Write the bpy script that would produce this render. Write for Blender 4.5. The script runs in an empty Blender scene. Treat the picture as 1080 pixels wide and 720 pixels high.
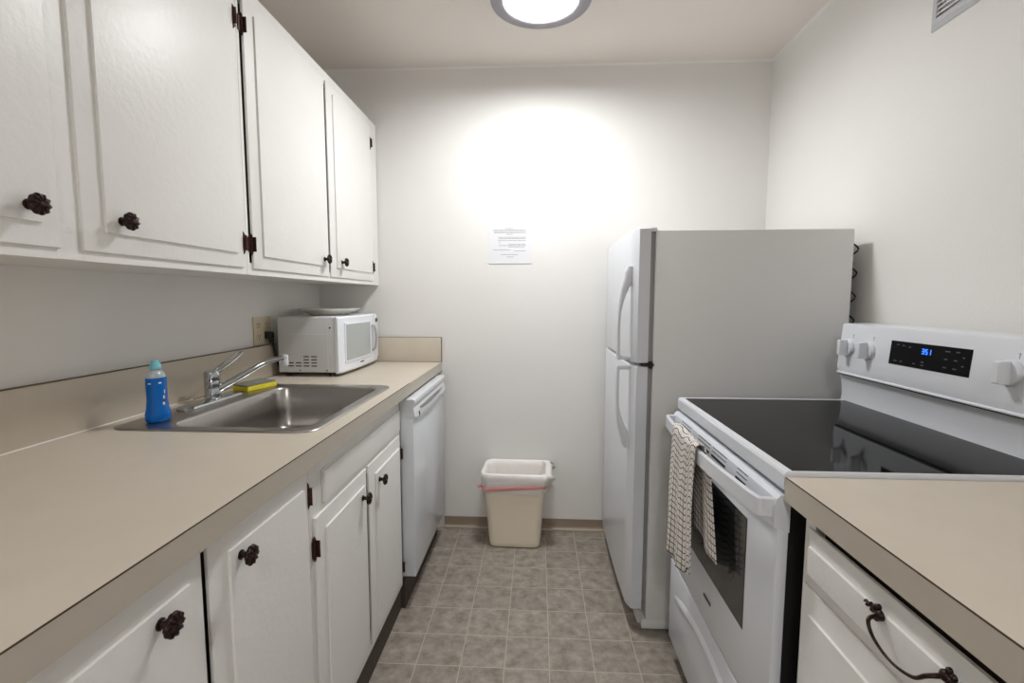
import bpy, bmesh, math, random
from mathutils import Vector, Matrix
random.seed(7)
PI = math.pi
COL = bpy.context.scene.collection
cos, sin = math.cos, math.sin

# ------------------------------------------------------------------ materials
def nodes(name):
    m = bpy.data.materials.new(name); m.use_nodes = True
    nt = m.node_tree; return m, nt, nt.nodes['Principled BSDF']

def mat(name, col, rough=.5, metal=0., bump=0., bscale=60., var=0., vscale=8., coat=0., spec=.5, trans=0., ior=1.45, stretch=None):
    m, nt, b = nodes(name)
    b.inputs['Base Color'].default_value = (*col, 1)
    b.inputs['Roughness'].default_value = rough
    b.inputs['Metallic'].default_value = metal
    b.inputs['Specular IOR Level'].default_value = spec
    b.inputs['Coat Weight'].default_value = coat
    b.inputs['Coat Roughness'].default_value = .15
    b.inputs['Transmission Weight'].default_value = trans
    b.inputs['IOR'].default_value = ior
    tc = nt.nodes.new('ShaderNodeTexCoord')
    mp = nt.nodes.new('ShaderNodeMapping'); nt.links.new(tc.outputs['Object'], mp.inputs[0])
    if stretch: mp.inputs['Scale'].default_value = stretch
    if var > 0:
        n = nt.nodes.new('ShaderNodeTexNoise'); n.inputs['Scale'].default_value = vscale; n.inputs['Detail'].default_value = 5
        nt.links.new(mp.outputs[0], n.inputs['Vector'])
        r = nt.nodes.new('ShaderNodeMapRange')
        r.inputs['From Min'].default_value = .3; r.inputs['From Max'].default_value = .7
        r.inputs['To Min'].default_value = 1 - var; r.inputs['To Max'].default_value = 1 + var
        nt.links.new(n.outputs['Fac'], r.inputs[0])
        v = nt.nodes.new('ShaderNodeVectorMath'); v.operation = 'SCALE'; v.inputs[0].default_value = col
        nt.links.new(r.outputs[0], v.inputs['Scale']); nt.links.new(v.outputs[0], b.inputs['Base Color'])
    if bump > 0:
        n = nt.nodes.new('ShaderNodeTexNoise'); n.inputs['Scale'].default_value = bscale; n.inputs['Detail'].default_value = 3
        nt.links.new(mp.outputs[0], n.inputs['Vector'])
        bp = nt.nodes.new('ShaderNodeBump'); bp.inputs['Strength'].default_value = bump; bp.inputs['Distance'].default_value = .002
        nt.links.new(n.outputs['Fac'], bp.inputs['Height']); nt.links.new(bp.outputs[0], b.inputs['Normal'])
    return m

def emis(name, col, s):
    m, nt, b = nodes(name)
    b.inputs['Base Color'].default_value = (*col, 1)
    b.inputs['Emission Color'].default_value = (*col, 1); b.inputs['Emission Strength'].default_value = s
    return m

M = {}
M['wall'] = mat('wall_paint', (.785, .777, .756), .75, bump=.25, bscale=170, var=.012, vscale=3)
M['wall_left'] = M['wall']
M['ceiling'] = mat('ceiling_paint', (.75, .70, .65), .85, bump=.2, bscale=140)
M['cab'] = mat('white_cabinet_paint', (.795, .785, .765), .38, bump=.28, bscale=70, var=.012, vscale=5)
M['gapshade'] = mat('door_gap_shade', (.045, .032, .026), .7)  # dark colour that paints the shade in the gaps between doors
M['lam'] = mat('beige_laminate', (.575, .515, .43), .38, var=.02, vscale=14)
M['lamedge'] = mat('beige_laminate_edge', (.50, .455, .385), .42, var=.02, vscale=14)
M['seam'] = mat('dark_laminate_seam', (.07, .045, .03), .7)
M['seam2'] = mat('brown_seam_shadow', (.16, .12, .08), .7)
M['bronze'] = mat('oil_rubbed_bronze', (.030, .015, .013), .30, metal=.6, bump=.4, bscale=250)
M['hinge'] = mat('brown_hinge_metal', (.055, .020, .018), .4, metal=.5)
M['steel'] = mat('brushed_stainless_steel', (.42, .40, .38), .30, metal=1., bump=.05, bscale=220, stretch=(1, .06, 1))
M['chrome'] = mat('chrome', (.50, .52, .54), .08, metal=1.)
M['appl'] = mat('white_appliance_enamel', (.70, .725, .775), .28, coat=.3)
M['appltex'] = mat('textured_white_appliance_side', (.74, .75, .75), .42, bump=.2, bscale=300)
M['applwarm'] = mat('white_dishwasher_enamel', (.70, .73, .77), .22, coat=.4)
M['greyplastic'] = mat('grey_plastic', (.30, .30, .30), .5)
M['midgrey'] = mat('mid_grey_plastic', (.33, .34, .35), .4)
M['ltgrey'] = mat('light_grey_plastic', (.55, .55, .54), .45)
M['black'] = mat('black_enamel', (.010, .009, .009), .5)
M['dark'] = mat('dark_slot', (.012, .012, .012), .8)
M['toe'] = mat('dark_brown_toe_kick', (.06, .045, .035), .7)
M['glass'] = mat('black_ceramic_glass', (.004, .004, .004), .05, spec=.10)
M['ovenglass'] = mat('dark_oven_window_glass', (.028, .030, .030), .10, spec=.6)
M['ovenglass2'] = mat('black_oven_window_arch', (.012, .013, .013), .12, spec=.5)
M['nickel'] = mat('brushed_nickel', (.24, .23, .25), .4, metal=.8)
M['cream'] = mat('beige_bin_plastic', (.92, .83, .68), .45)
M['bag'] = mat('white_bag_plastic', (.83, .80, .77), .35, bump=1., bscale=28, spec=.6)
M['pink'] = mat('pink_drawstring_plastic', (.72, .30, .30), .4, bump=.5, bscale=60)
M['blue'] = mat('blue_dish_soap', (.001, .15, .57), .18, trans=.2, spec=.35)
M['clear'] = mat('clear_bottle_plastic', (.66, .74, .78), .15, trans=.55)
M['teal'] = mat('pale_aqua_cap', (.22, .58, .66), .35)
M['labelglint'] = mat('label_and_glint_white', (.75, .78, .82), .4)
M['labeld'] = mat('label_dark_red', (.12, .03, .03), .4)
M['sponge'] = mat('yellow_sponge', (.72, .62, .04), .9, bump=1., bscale=350)
M['scour'] = mat('grey_scouring_pad', (.20, .20, .17), .95, bump=1., bscale=400)
M['paper'] = mat('white_paper', (.76, .77, .80), .6)
M['ink'] = mat('grey_ink', (.30, .30, .31), .7)
M['ivory'] = mat('ivory_outlet_plastic', (.62, .55, .41), .4)
M['dish'] = mat('off_white_ceramic', (.80, .78, .72), .2, coat=.3)
M['mwwin'] = mat('pale_grey_microwave_window', (.42, .45, .45), .18, spec=.6)
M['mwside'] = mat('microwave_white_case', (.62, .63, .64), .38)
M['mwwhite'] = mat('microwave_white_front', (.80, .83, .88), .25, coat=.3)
M['base'] = mat('brown_vinyl_cove_base', (.28, .215, .165), .5)
M['littoe'] = mat('beige_lit_toe', (.52, .46, .38), .5)
M['display'] = mat('black_control_glass', (.004, .004, .005), .3, spec=.15)
M['btn'] = mat('grey_button_print', (.10, .10, .11), .5)
M['lcd'] = emis('blue_led_digits', (.03, .20, 1.), .55)
M['badge'] = mat('dark_badge', (.05, .05, .06), .3, metal=.5)
M['vent'] = mat('grey_vent_metal', (.50, .51, .53), .45, metal=.3)
M['ventlight'] = mat('light_vent_louvre', (.85, .85, .86), .4)
M['lamp'] = emis('glowing_diffuser', (.985, .995, 1.), 35.)
M['fill_rear'] = emis('added_fill_rear', (1., .982, .965), 47.)  # glow of the added fill fixture, out of view

def floor_mat():
    m, nt, b = nodes('vinyl_tile_floor'); N = nt.nodes; L = nt.links
    tc = N.new('ShaderNodeTexCoord'); sx = N.new('ShaderNodeSeparateXYZ'); L.new(tc.outputs['Object'], sx.inputs[0])
    def math_(op, a, c=None):
        n = N.new('ShaderNodeMath'); n.operation = op
        for i, q in enumerate((a, c)):
            if q is None: continue
            if isinstance(q, (int, float)): n.inputs[i].default_value = q
            else: L.new(q, n.inputs[i])
        return n.outputs[0]
    s = .1524
    masks = []; cells = []
    for o, g in ((sx.outputs[0], -.4087), (sx.outputs[1], 2.4253)):
        t = math_('DIVIDE', math_('SUBTRACT', o, g), s)
        fl = math_('ROUND', t); cells.append(math_('FLOOR', t))
        d = math_('ABSOLUTE', math_('SUBTRACT', t, fl))
        masks.append(math_('LESS_THAN', d, .0105))
    line = math_('MAXIMUM', masks[0], masks[1])
    cx = N.new('ShaderNodeCombineXYZ'); L.new(cells[0], cx.inputs[0]); L.new(cells[1], cx.inputs[1])
    wn = N.new('ShaderNodeTexWhiteNoise'); wn.noise_dimensions = '3D'; L.new(cx.outputs[0], wn.inputs['Vector'])
    n1 = N.new('ShaderNodeTexNoise'); n1.inputs['Scale'].default_value = 22; n1.inputs['Detail'].default_value = 8; n1.inputs['Roughness'].default_value = .65
    ad = N.new('ShaderNodeVectorMath'); ad.operation = 'MULTIPLY_ADD'; L.new(cx.outputs[0], ad.inputs[0]); ad.inputs[1].default_value = (3.7, 5.1, 2.3)
    L.new(tc.outputs['Object'], ad.inputs[2]); L.new(ad.outputs[0], n1.inputs['Vector'])
    cr = N.new('ShaderNodeValToRGB'); cr.color_ramp.elements[0].position = .35; cr.color_ramp.elements[1].position = .68
    cr.color_ramp.elements[0].color = (.200, .172, .142, 1); cr.color_ramp.elements[1].color = (.385, .348, .300, 1)
    L.new(n1.outputs['Fac'], cr.inputs[0])
    vs = N.new('ShaderNodeVectorMath'); vs.operation = 'SCALE'; L.new(cr.outputs[0], vs.inputs[0])
    L.new(math_('ADD', math_('MULTIPLY', wn.outputs['Value'], .12), .94), vs.inputs['Scale'])
    mx = N.new('ShaderNodeMix'); mx.data_type = 'RGBA'; L.new(line, mx.inputs['Factor']); L.new(vs.outputs[0], mx.inputs[6])
    mx.inputs[7].default_value = (.46, .40, .33, 1); L.new(mx.outputs[2], b.inputs['Base Color'])
    b.inputs['Roughness'].default_value = .42
    bp = N.new('ShaderNodeBump'); bp.inputs['Strength'].default_value = .35; bp.inputs['Distance'].default_value = .0015
    L.new(math_('SUBTRACT', n1.outputs['Fac'], line), bp.inputs['Height']); L.new(bp.outputs[0], b.inputs['Normal'])
    return m
M['floor'] = floor_mat()

def towel_mat():
    m, nt, b = nodes('checked_towel_cloth'); N = nt.nodes; L = nt.links
    uv = N.new('ShaderNodeUVMap'); uv.uv_map = 'UVMap'; sx = N.new('ShaderNodeSeparateXYZ'); L.new(uv.outputs[0], sx.inputs[0])
    outs = []
    for o, w, per in ((sx.outputs[0], .13, .0185), (sx.outputs[1], .17, .0175)):
        d = N.new('ShaderNodeMath'); d.operation = 'DIVIDE'; L.new(o, d.inputs[0]); d.inputs[1].default_value = per
        f = N.new('ShaderNodeMath'); f.operation = 'FRACT'; L.new(d.outputs[0], f.inputs[0])
        l = N.new('ShaderNodeMath'); l.operation = 'LESS_THAN'; L.new(f.outputs[0], l.inputs[0]); l.inputs[1].default_value = w
        outs.append(l.outputs[0])
    mxm = N.new('ShaderNodeMath'); mxm.operation = 'MAXIMUM'; L.new(outs[0], mxm.inputs[0]); L.new(outs[1], mxm.inputs[1])
    mx = N.new('ShaderNodeMix'); mx.data_type = 'RGBA'; L.new(mxm.outputs[0], mx.inputs['Factor'])
    mx.inputs[6].default_value = (.80, .76, .72, 1); mx.inputs[7].default_value = (.055, .035, .032, 1)
    L.new(mx.outputs[2], b.inputs['Base Color']); b.inputs['Roughness'].default_value = .95
    n = N.new('ShaderNodeTexNoise'); n.inputs['Scale'].default_value = 500
    bp = N.new('ShaderNodeBump'); bp.inputs['Strength'].default_value = .6; bp.inputs['Distance'].default_value = .001
    L.new(n.outputs['Fac'], bp.inputs['Height']); L.new(bp.outputs[0], b.inputs['Normal'])
    return m
M['towel'] = towel_mat()

# ------------------------------------------------------------------ mesh helper
class MB:
    def __init__(s): s.bm = bmesh.new()
    def box(s, x0, x1, y0, y1, z0, z1, bev=0., seg=2):
        x0, x1 = sorted((x0, x1)); y0, y1 = sorted((y0, y1)); z0, z1 = sorted((z0, z1))
        v = [s.bm.verts.new((x, y, z)) for x in (x0, x1) for y in (y0, y1) for z in (z0, z1)]
        fs = [s.bm.faces.new([v[i] for i in f]) for f in ((0, 1, 3, 2), (4, 6, 7, 5), (0, 4, 5, 1), (2, 3, 7, 6), (0, 2, 6, 4), (1, 5, 7, 3))]
        if bev:
            es = list({e for f in fs for e in f.edges})
            bmesh.ops.bevel(s.bm, geom=es, offset=bev, segments=seg, profile=.5, affect='EDGES')
        return s
    def loft(s, rings, cap0=True, cap1=True, closed=True):
        R = [[s.bm.verts.new(p) for p in r] for r in rings]
        n = len(R[0])
        for a, b in zip(R, R[1:]):
            for i in range(n if closed else n - 1):
                j = (i + 1) % n
                s.bm.faces.new((a[i], a[j], b[j], b[i]))
        if closed:
            if cap0: s.bm.faces.new(R[0][::-1])
            if cap1: s.bm.faces.new(R[-1])
        return s
    def sweep(s, pts, sec, up=(0, 0, 1), cap=True):
        """sec(i, t) -> list of (a, b) offsets along side and up axes"""
        pts = [Vector(p) for p in pts]; up = Vector(up); rings = []
        n = len(pts)
        for i, p in enumerate(pts):
            t = (pts[min(i + 1, n - 1)] - pts[max(i - 1, 0)]).normalized()
            a = t.cross(up)
            if a.length < 1e-4: a = t.cross(Vector((1, 0, 0)))
            a.normalize(); b = a.cross(t).normalized()
            rings.append([p + a * u + b * w for u, w in sec(i, i / (n - 1))])
        return s.loft(rings, cap, cap)
    def tube(s, pts, r, n=12, up=(0, 0, 1)):
        f = r if callable(r) else (lambda t: r)
        return s.sweep(pts, lambda i, t: [(f(t) * cos(2 * PI * k / n), f(t) * sin(2 * PI * k / n)) for k in range(n)], up)
    def cyl(s, p0, p1, r, n=24, r1=None):
        r1 = r if r1 is None else r1
        return s.tube([p0, p1], lambda t: r + (r1 - r) * t, n, up=(.123, .456, .88))
    def lathe(s, c, prof, n=40, axis='z'):
        rings = []
        for r, h in prof:
            ring = []
            for k in range(n):
                a = 2 * PI * k / n; u, w = r * cos(a), r * sin(a)
                ring.append({'z': (c[0] + u, c[1] + w, c[2] + h), 'x': (c[0] + h, c[1] + u, c[2] + w), 'y': (c[0] + w, c[1] + h, c[2] + u)}[axis])
            rings.append(ring)
        return s.loft(rings)
    def prism(s, poly, y0, y1, axis='y'):
        """polygon of (x, z) extruded along y (or (y, z) along x, or (x, y) along z)"""
        f = {'y': lambda p, t: (p[0], t, p[1]), 'x': lambda p, t: (t, p[0], p[1]), 'z': lambda p, t: (p[0], p[1], t)}[axis]
        return s.loft([[f(p, y0) for p in poly], [f(p, y1) for p in poly]])
    def build(s, name, m, parent=None, smooth=True, angle=32, bevel=0.):
        bmesh.ops.recalc_face_normals(s.bm, faces=s.bm.faces)
        off = ORG.get(parent.name, Vector()) if parent else Vector()
        if parent is None:
            cs = [v.co for v in s.bm.verts]
            off = Vector(((min(c.x for c in cs) + max(c.x for c in cs)) / 2, (min(c.y for c in cs) + max(c.y for c in cs)) / 2, min(c.z for c in cs)))
            if name in KEEP0: off = Vector()
        bmesh.ops.translate(s.bm, verts=s.bm.verts, vec=-off)
        me = bpy.data.meshes.new(name); s.bm.to_mesh(me); s.bm.free()
        for mm in (m if isinstance(m, (list, tuple)) else [m]): me.materials.append(mm)
        if smooth:
            me.polygons.foreach_set('use_smooth', [True] * len(me.polygons)); me.set_sharp_from_angle(angle=math.radians(angle))
        o = bpy.data.objects.new(name, me); COL.objects.link(o)
        if parent: o.parent = parent
        else: o.location = off
        ORG[o.name] = off
        if bevel:
            b = o.modifiers.new('edge_bevel', 'BEVEL'); b.width = bevel; b.segments = 2; b.limit_method = 'ANGLE'; b.angle_limit = math.radians(50)
        return o
ORG = {}
KEEP0 = {'floor'}

def thing(name, label, cat, loc, group=None):
    o = bpy.data.objects.new(name, None); COL.objects.link(o); o.location = loc
    o.empty_display_size = .05
    o['label'] = label; o['category'] = cat
    if group: o['group'] = group
    ORG[o.name] = Vector(loc); return o
def tag(o, label, cat, group=None):
    o['label'] = label; o['category'] = cat
    if group: o['group'] = group
    return o
def struct(o): o['kind'] = 'structure'; return o

def rrect(x0, x1, y0, y1, z, r, n=6):
    pts = []
    for cx, cy, a0 in ((x1 - r, y1 - r, 0), (x0 + r, y1 - r, PI / 2), (x0 + r, y0 + r, PI), (x1 - r, y0 + r, 3 * PI / 2)):
        for k in range(n + 1):
            a = a0 + PI / 2 * k / n; pts.append((cx + r * cos(a), cy + r * sin(a), z))
    return pts
def bez(P, n=12):
    """Catmull-Rom through points"""
    P = [Vector(p) for p in P]; out = []
    Q = [P[0] * 2 - P[1]] + P + [P[-1] * 2 - P[-2]]
    for i in range(1, len(Q) - 2):
        for k in range(n):
            t = k / n; a, b, c, d = Q[i - 1:i + 3]
            out.append(.5 * ((2 * b) + (c - a) * t + (2 * a - 5 * b + 4 * c - d) * t * t + (3 * b - a - 3 * c + d) * t ** 3))
    out.append(P[-1]); return out

# ------------------------------------------------------------------ setting
XL, XR, YB, ZC, YF = -1.161, 1.140, 2.4997, 2.4086, -2.6
def wall(name, x0, x1, y0, y1, z0, z1, m): return struct(MB().box(x0, x1, y0, y1, z0, z1).build(name, m, smooth=False))
wall('floor', XL - .1, XR + .1, YF - .1, YB + .1, -.1, 0, M['floor'])
wall('ceiling', XL - .1, XR + .1, YF - .1, YB + .1, ZC, ZC + .1, M['ceiling'])
wall('wall_left', XL - .1, XL, YF, YB + .1, 0, ZC, M['wall'])
wall('wall_right', XR, XR + .1, YF, YB + .1, 0, ZC, M['wall'])
wall('wall_back', XL, XR, YB, YB + .1, 0, ZC, M['wall'])
wall('wall_front', XL, XR, YF - .1, YF, 0, ZC, M['wall'])
# vinyl cove base with a beige floor strip painting the light its toe catches
prof = [(YB, .0125), (YB, .062), (YB - .004, .062), (YB - .005, .03), (YB - .008, .018), (YB - .014, .0125)]
b = MB(); b.loft([[(x, p[0], p[1]) for p in prof] for x in (-.50, XR - .001)]); struct(b.build('baseboard_back', M['base']))
b = MB(); b.box(-.50, XR - .001, YB - .018, YB, 0, .012, .002); struct(b.build('trim_lit_toe', M['littoe']))
# caulk bead where walls meet the ceiling
b = MB(); b.prism([(XR, ZC), (XR - .009, ZC), (XR, ZC - .009)], YF, YB - .01); struct(b.build('trim_2', M['wall']))
b = MB(); b.prism([(YB, ZC), (YB - .008, ZC), (YB, ZC - .008)], XL, XR, 'x'); struct(b.build('trim_3', M['wall']))

# ------------------------------------------------------------------ cabinet parts
def panel_door(y0, y1, z0, z1, xf, s, name, parent, th=.018, w=.038, m='cab'):
    b = MB()
    def ring(ins, d): x = xf - s * d; return [(x, y0 + ins, z0 + ins), (x, y1 - ins, z0 + ins), (x, y1 - ins, z1 - ins), (x, y0 + ins, z1 - ins)]
    b.loft([ring(0, th), ring(0, min(.0130, th * .72)), ring(.0015, min(.0115, th * .66)), ring(w, .0048), ring(w + .0008, .0002), ring(w + .002, 0)])
    return b.build(name, M[m], parent, angle=20)

def knob(x, y, z, s, parent, r=.0175):
    b = MB(); rings = []
    prof = [(.0085, 0), (.0085, .002), (.0055, .004), (.0050, .012), (.008, .0145), (r * .96, .017), (r, .0195), (r * .93, .0225), (r * .62, .0250), (r * .30, .0245), (.0030, .0262), (.0012, .0264)]
    n = 60
    for i, (rr, h) in enumerate(prof):
        ring = []
        amp = .032 if i in (5, 6, 7) else (.03 if i == 8 else 0)
        for k in range(n):
            a = 2 * PI * k / n; tw = h * 60
            q = rr * (1 + amp * cos(10 * a + tw)); hh = h + (.0014 * cos(10 * a + tw + (0, 1.2, 2.6)[i - 7] if i in (7, 8, 9) else 0) if i in (7, 8, 9) else 0)
            ring.append((x + s * hh, y + q * cos(a), z + q * sin(a)))
        rings.append(ring)
    b.loft(rings)
    return b.build('knob', M['bronze'], parent, angle=50)

def hinge(x, y, z, s, parent, dy, lw=.014):
    """barrel at y, leaf spreading on the face frame towards dy"""
    b = MB()
    b.cyl((x + s * .003, y, z - .024), (x + s * .003, y, z + .024), .0042, 12)
    b.lathe((x + s * .003, y, z + .024), [(.0036, 0), (.0042, .002), (.002, .005), (.0006, .008)], 10)
    b.lathe((x + s * .003, y, z - .032), [(.0006, 0), (.002, .003), (.0042, .006), (.0036, .008)], 10)
    b.box(x + s * .001, x + s * .0155, y - dy * .0030, y - dy * .0042, z - .021, z + .021)
    b.box(x, x + s * .0022, y, y + dy * lw, z - .021, z + .021, .0006, 1)
    return b.build('hinge', M['hinge'], parent, angle=40)

def carcass(parent, x0, x1, y0, y1, z0, z1):
    return MB().box(x0, x1, y0, y1, z0, z1).build('body', M['cab'], parent, smooth=False)

def frame(parent, xb, xf, y0, y1, z0, z1, rails, stiles, holes=None):
    """face frame: stiles list (ya, yb), rails list (za, zb)"""
    b = MB()
    for a, c in stiles: b.box(xb, xf, a, c, z0, z1, .0008, 1)
    for a, c in rails:
        st = sorted(stiles)
        for (p, q), (r, t) in zip(st, st[1:]): b.box(xb, xf, q, r, a, c)
    return b.build('face_frame', M['cab'], parent, smooth=False)

# upper cabinets -----------------------------------------------------
UF, UD = -.835, -.8175
ZB, ZT = 1.317, 2.130
def upper(y0, y1, doors, stiles, label, midz=None):
    t = thing('wall_cabinet', label, 'cabinet', ((XL + UF) / 2, (y0 + y1) / 2, ZB), 'white wall cabinets over the sink counter')
    b = MB(); b.box(XL + .001, UF - .0185, y0, y1, ZB + .004, ZT); b.build('body', M['cab'], t, smooth=False)
    frame(t, UF - .018, UF, y0, y1, ZB, ZT, [(ZB, ZB + .035), (ZT - .05, ZT)], stiles)
    b = MB(); b.box(UF - .0184, UF - .017, y0 + .03, y1 - .03, ZB + .03, ZT - .045); b.build('gap_shade_backing', M['gapshade'], t, smooth=False)  # dark sheet standing in for the shade between the doors
    for (a, c, ky, hy, dy) in doors:
        d = panel_door(a, c, 1.335, 2.093, UD, 1, 'door', t)
        knob(UD, ky, 1.399, 1, d)
        for hz in (1.405, 2.012): hinge(UF + .001, hy, hz, 1, d, dy)
    return t
upper(.290, 1.3445, [(.335, .801, .740, .331, -1), (.842, 1.323, .914, 1.327, 1)], [(.290, .340), (.796, .848), (1.330, 1.3445)],
      'white painted wall cabinet nearer the camera, above the bare end of counter')
upper(1.3455, 2.494, [(1.369, 1.879, 1.814, 1.3645, -1), (1.897, 2.389, 1.979, 2.3945, 1)], [(1.3455, 1.358), (2.384, 2.494)],
      'white painted wall cabinet against the back wall, above the sink and microwave')

# base cabinets, left --------------------------------------------------
BF, BD = -.5335, -.516
CT, CB = .914, .868         # countertop top and underside
def base(y0, y1, label, group, xb, xf, s, xtoe, stiles, rails):
    t = thing('base_cabinet', label, 'cabinet', ((xb + xf) / 2, (y0 + y1) / 2, 0), group)
    return t
LG = 'white base cabinets under the sink counter'
def left_base(y0, y1, label, rails, stiles):
    t = thing('base_cabinet', label, 'cabinet', ((XL + BF) / 2, (y0 + y1) / 2, 0), LG)
    b = MB(); x0, x1 = XL + .001, BF - .0185
    b.box(x0, x1, y0, y0 + .015, .105, CB); b.box(x0, x1, y1 - .015, y1, .105, CB)
    b.box(x0, x1, y0 + .015, y1 - .015, .105, .12); b.box(x0, x0 + .008, y0 + .015, y1 - .015, .12, CB)
    b.build('body', M['cab'], t, smooth=False)
    frame(t, BF - .018, BF, y0, y1, .105, CB - .0005, rails, stiles)
    b = MB(); b.box(BF - .0196, BF - .0186, y0 + .016, y1 - .016, .121, CB - .01); b.build('gap_shade_backing', M['gapshade'], t, smooth=False)
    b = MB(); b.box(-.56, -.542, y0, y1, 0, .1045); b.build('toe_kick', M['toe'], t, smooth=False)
    return t
t = left_base(.290, 1.058, 'white base cabinet with two full-height doors nearest the camera, left of the sink cabinet', [(.105, .140), (.845, CB - .0005)], [(.290, .340), (1.052, 1.058)])
for a, c, ky, hy, dy in ((.335, .692, .593, .331, -1), (.707, 1.040, .773, 1.0445, 1)):
    d = panel_door(a, c, .128, .861, BD, 1, 'door', t)
    knob(BD, ky, .802, 1, d)
    for hz in (.228, .792): hinge(BF + .001, hy, hz, 1, d, dy, .008)
t = left_base(1.059, 1.796, 'white sink base cabinet with false drawer front over two doors', [(.105, .140), (.7005, CB - .0005)], [(1.059, 1.095), (1.765, 1.796)])
panel_door(1.122, 1.782, .738, .826, BF + .0075, 1, 'false_drawer_front', t, w=.004, th=.007)
for a, c, ky, hy, dy in ((1.072, 1.412, 1.349, 1.0675, -1), (1.432, 1.776, 1.500, 1.7805, 1)):
    d = panel_door(a, c, .128, .724, BD, 1, 'door', t)
    knob(BD, ky, .656, 1, d)
    for hz in (.190, .650): hinge(BF + .001, hy, hz, 1, d, dy, .008)

# countertop, left, with a cut-out for the sink
SX0, SX1, SY0, SY1 = -1.045, -.580, 1.165, 1.755
t = thing('countertop', 'long beige laminate countertop around the sink with matching backsplash', 'countertop', (-.83, 1.4, CB))
b = MB(); FX = -.5055
b.box(XL + .001, SX0, .280, 2.4985, CB, CT); b.box(SX1, FX - .001, .280, 2.4985, CB, CT)
b.box(SX0, SX1, .280, SY0, CB, CT); b.box(SX0, SX1, SY1, 2.4985, CB, CT)
b.build('worktop', M['lam'], t, smooth=False)
b = MB(); b.box(FX - .001, FX, .280, 2.4985, CB, CT - .0016); b.build('front_edge', M['lamedge'], t, smooth=False)
b = MB(); b.box(FX - .0012, FX + .0002, .280, 1.85, CT - .0017, CT + .0001); b.build('edge_seam', M['seam'], t, smooth=False)
b = MB(); b.box(XL + .001, XL + .020, .280, 2.479, CT, 1.050, .0015); b.build('side_backsplash', M['lam'], t)
b = MB(); b.box(XL + .001, FX, 2.4795, 2.4985, CT, 1.0438, .0015); b.build('end_backsplash', M['lam'], t)
b = MB(); b.box(XL + .001, XL + .0195, .281, 2.479, 1.0502, 1.0512); b.box(XL + .001, FX, 2.4800, 2.4985, 1.0440, 1.0450); b.box(FX, FX + .0012, 2.4800, 2.4985, CT, 1.0440)
b.build('top_seam_shadow', M['seam2'], t, smooth=False)  # brown seam line; along the top it paints the wall gap's shadow
b = MB()
b.tube([(XL + .0212, .281, CT + .001), (XL + .0212, 1.5, CT + .001)], .0022, 8)
b.build('caulk_line', M['bag'], t)
b = MB(); b.tube([(XL + .0212, 1.5, CT + .0006), (XL + .0212, 2.478, CT + .0006)], .0010, 6); b.tube([(XL + .02, 2.4785, CT + .0006), (FX - .002, 2.4785, CT + .0006)], .0009, 6)
b.build('dark_joint_line', M['seam'], t)

# ------------------------------------------------------------------ sink
t = thing('kitchen_sink', 'single bowl stainless steel drop-in sink set in the beige countertop', 'sink', (-.82, 1.46, CT))
b = MB()
RX0, RX1, RY0, RY1 = -1.100, -.553, 1.130, 1.785
BX0, BX1, BY0, BY1 = -.968, -.592, 1.178, 1.730
b.loft([rrect(RX0, RX1, RY0, RY1, CT + .0003, .05), rrect(RX0 + .001, RX1 - .001, RY0 + .001, RY1 - .001, CT + .003, .05),
        rrect(RX0 + .008, RX1 - .008, RY0 + .008, RY1 - .008, CT + .0042, .045), rrect(BX0 - .012, BX1 + .012, BY0 - .012, BY1 + .012, CT + .0038, .045),
        rrect(BX0 - .004, BX1 + .004, BY0 - .004, BY1 + .004, CT + .002, .045), rrect(BX0, BX1, BY0, BY1, CT - .005, .045),
        rrect(BX0 + .004, BX1 - .004, BY0 + .004, BY1 - .004, CT - .09, .045), rrect(BX0 + .008, BX1 - .008, BY0 + .008, BY1 - .008, CT - .135, .045),
        rrect(BX0 + .018, BX1 - .018, BY0 + .018, BY1 - .018, CT - .155, .042), rrect(BX0 + .040, BX1 - .040, BY0 + .040, BY1 - .040, CT - .163, .035),
        rrect(BX0 + .16, BX1 - .16, BY0 + .24, BY1 - .24, CT - .166, .02)], cap0=False)
b.build('basin', M['steel'], t, angle=60)
b = MB(); b.lathe((-.78, 1.454, CT - .166), [(.055, 0), (.055, .003), (.045, .004), (.040, .001), (.012, .0015), (.010, .006), (.004, .007)], 32); b.build('drain', M['chrome'], t)

# faucet: body stands on a deck plate behind the bowl
FZ = CT + .0046
t = thing('kitchen_faucet', 'chrome single-lever faucet with long swung spout behind the sink bowl', 'faucet', (-1.055, 1.475, FZ))
b = MB()
def plate(z, k): return [(-1.040 + (x * k), 1.455 + y * k, z) for x, y, _ in [(p[0], p[1], 0) for p in rrect(-.026, .026, -.138, .138, 0, .024)]]
b.loft([plate(FZ, 1), plate(FZ + .004, 1), plate(FZ + .008, .93), plate(FZ + .0085, .88)]); b.build('deck_plate', M['chrome'], t)
fc = (-1.058, 1.485, FZ + .0085)
b = MB(); b.lathe(fc, [(.026, 0), (.026, .004), (.0235, .006), (.0235, .028), (.0225, .030), (.0225, .0315), (.0235, .033), (.0235, .052), (.0225, .054), (.0235, .056), (.0235, .078), (.020, .086), (.010, .090), (.002, .091)], 36)
b.build('body', M['chrome'], t, angle=40)
z0 = fc[2]
b = MB()   # open loop lever rising away from the camera
c0 = Vector((fc[0] + .006, fc[1] + .006, z0 + .080)); dr = Vector((.018, .118, .056)); pr = Vector((.017, -.004, .0))
b.tube(bez([c0 - pr * .5, c0 + dr * .35 - pr * .9, c0 + dr * .92 - pr * .55, c0 + dr * 1.0, c0 + dr * .90 + pr * .55, c0 + dr * .35 + pr * .9, c0 + pr * .5]), .0046, 10)
b.build('lever_handle', M['chrome'], t)
b = MB(); sp0 = Vector((fc[0] + .012, fc[1] + .006, z0 + .024))
tip = Vector((-.872, 1.600, 1.037))
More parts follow.
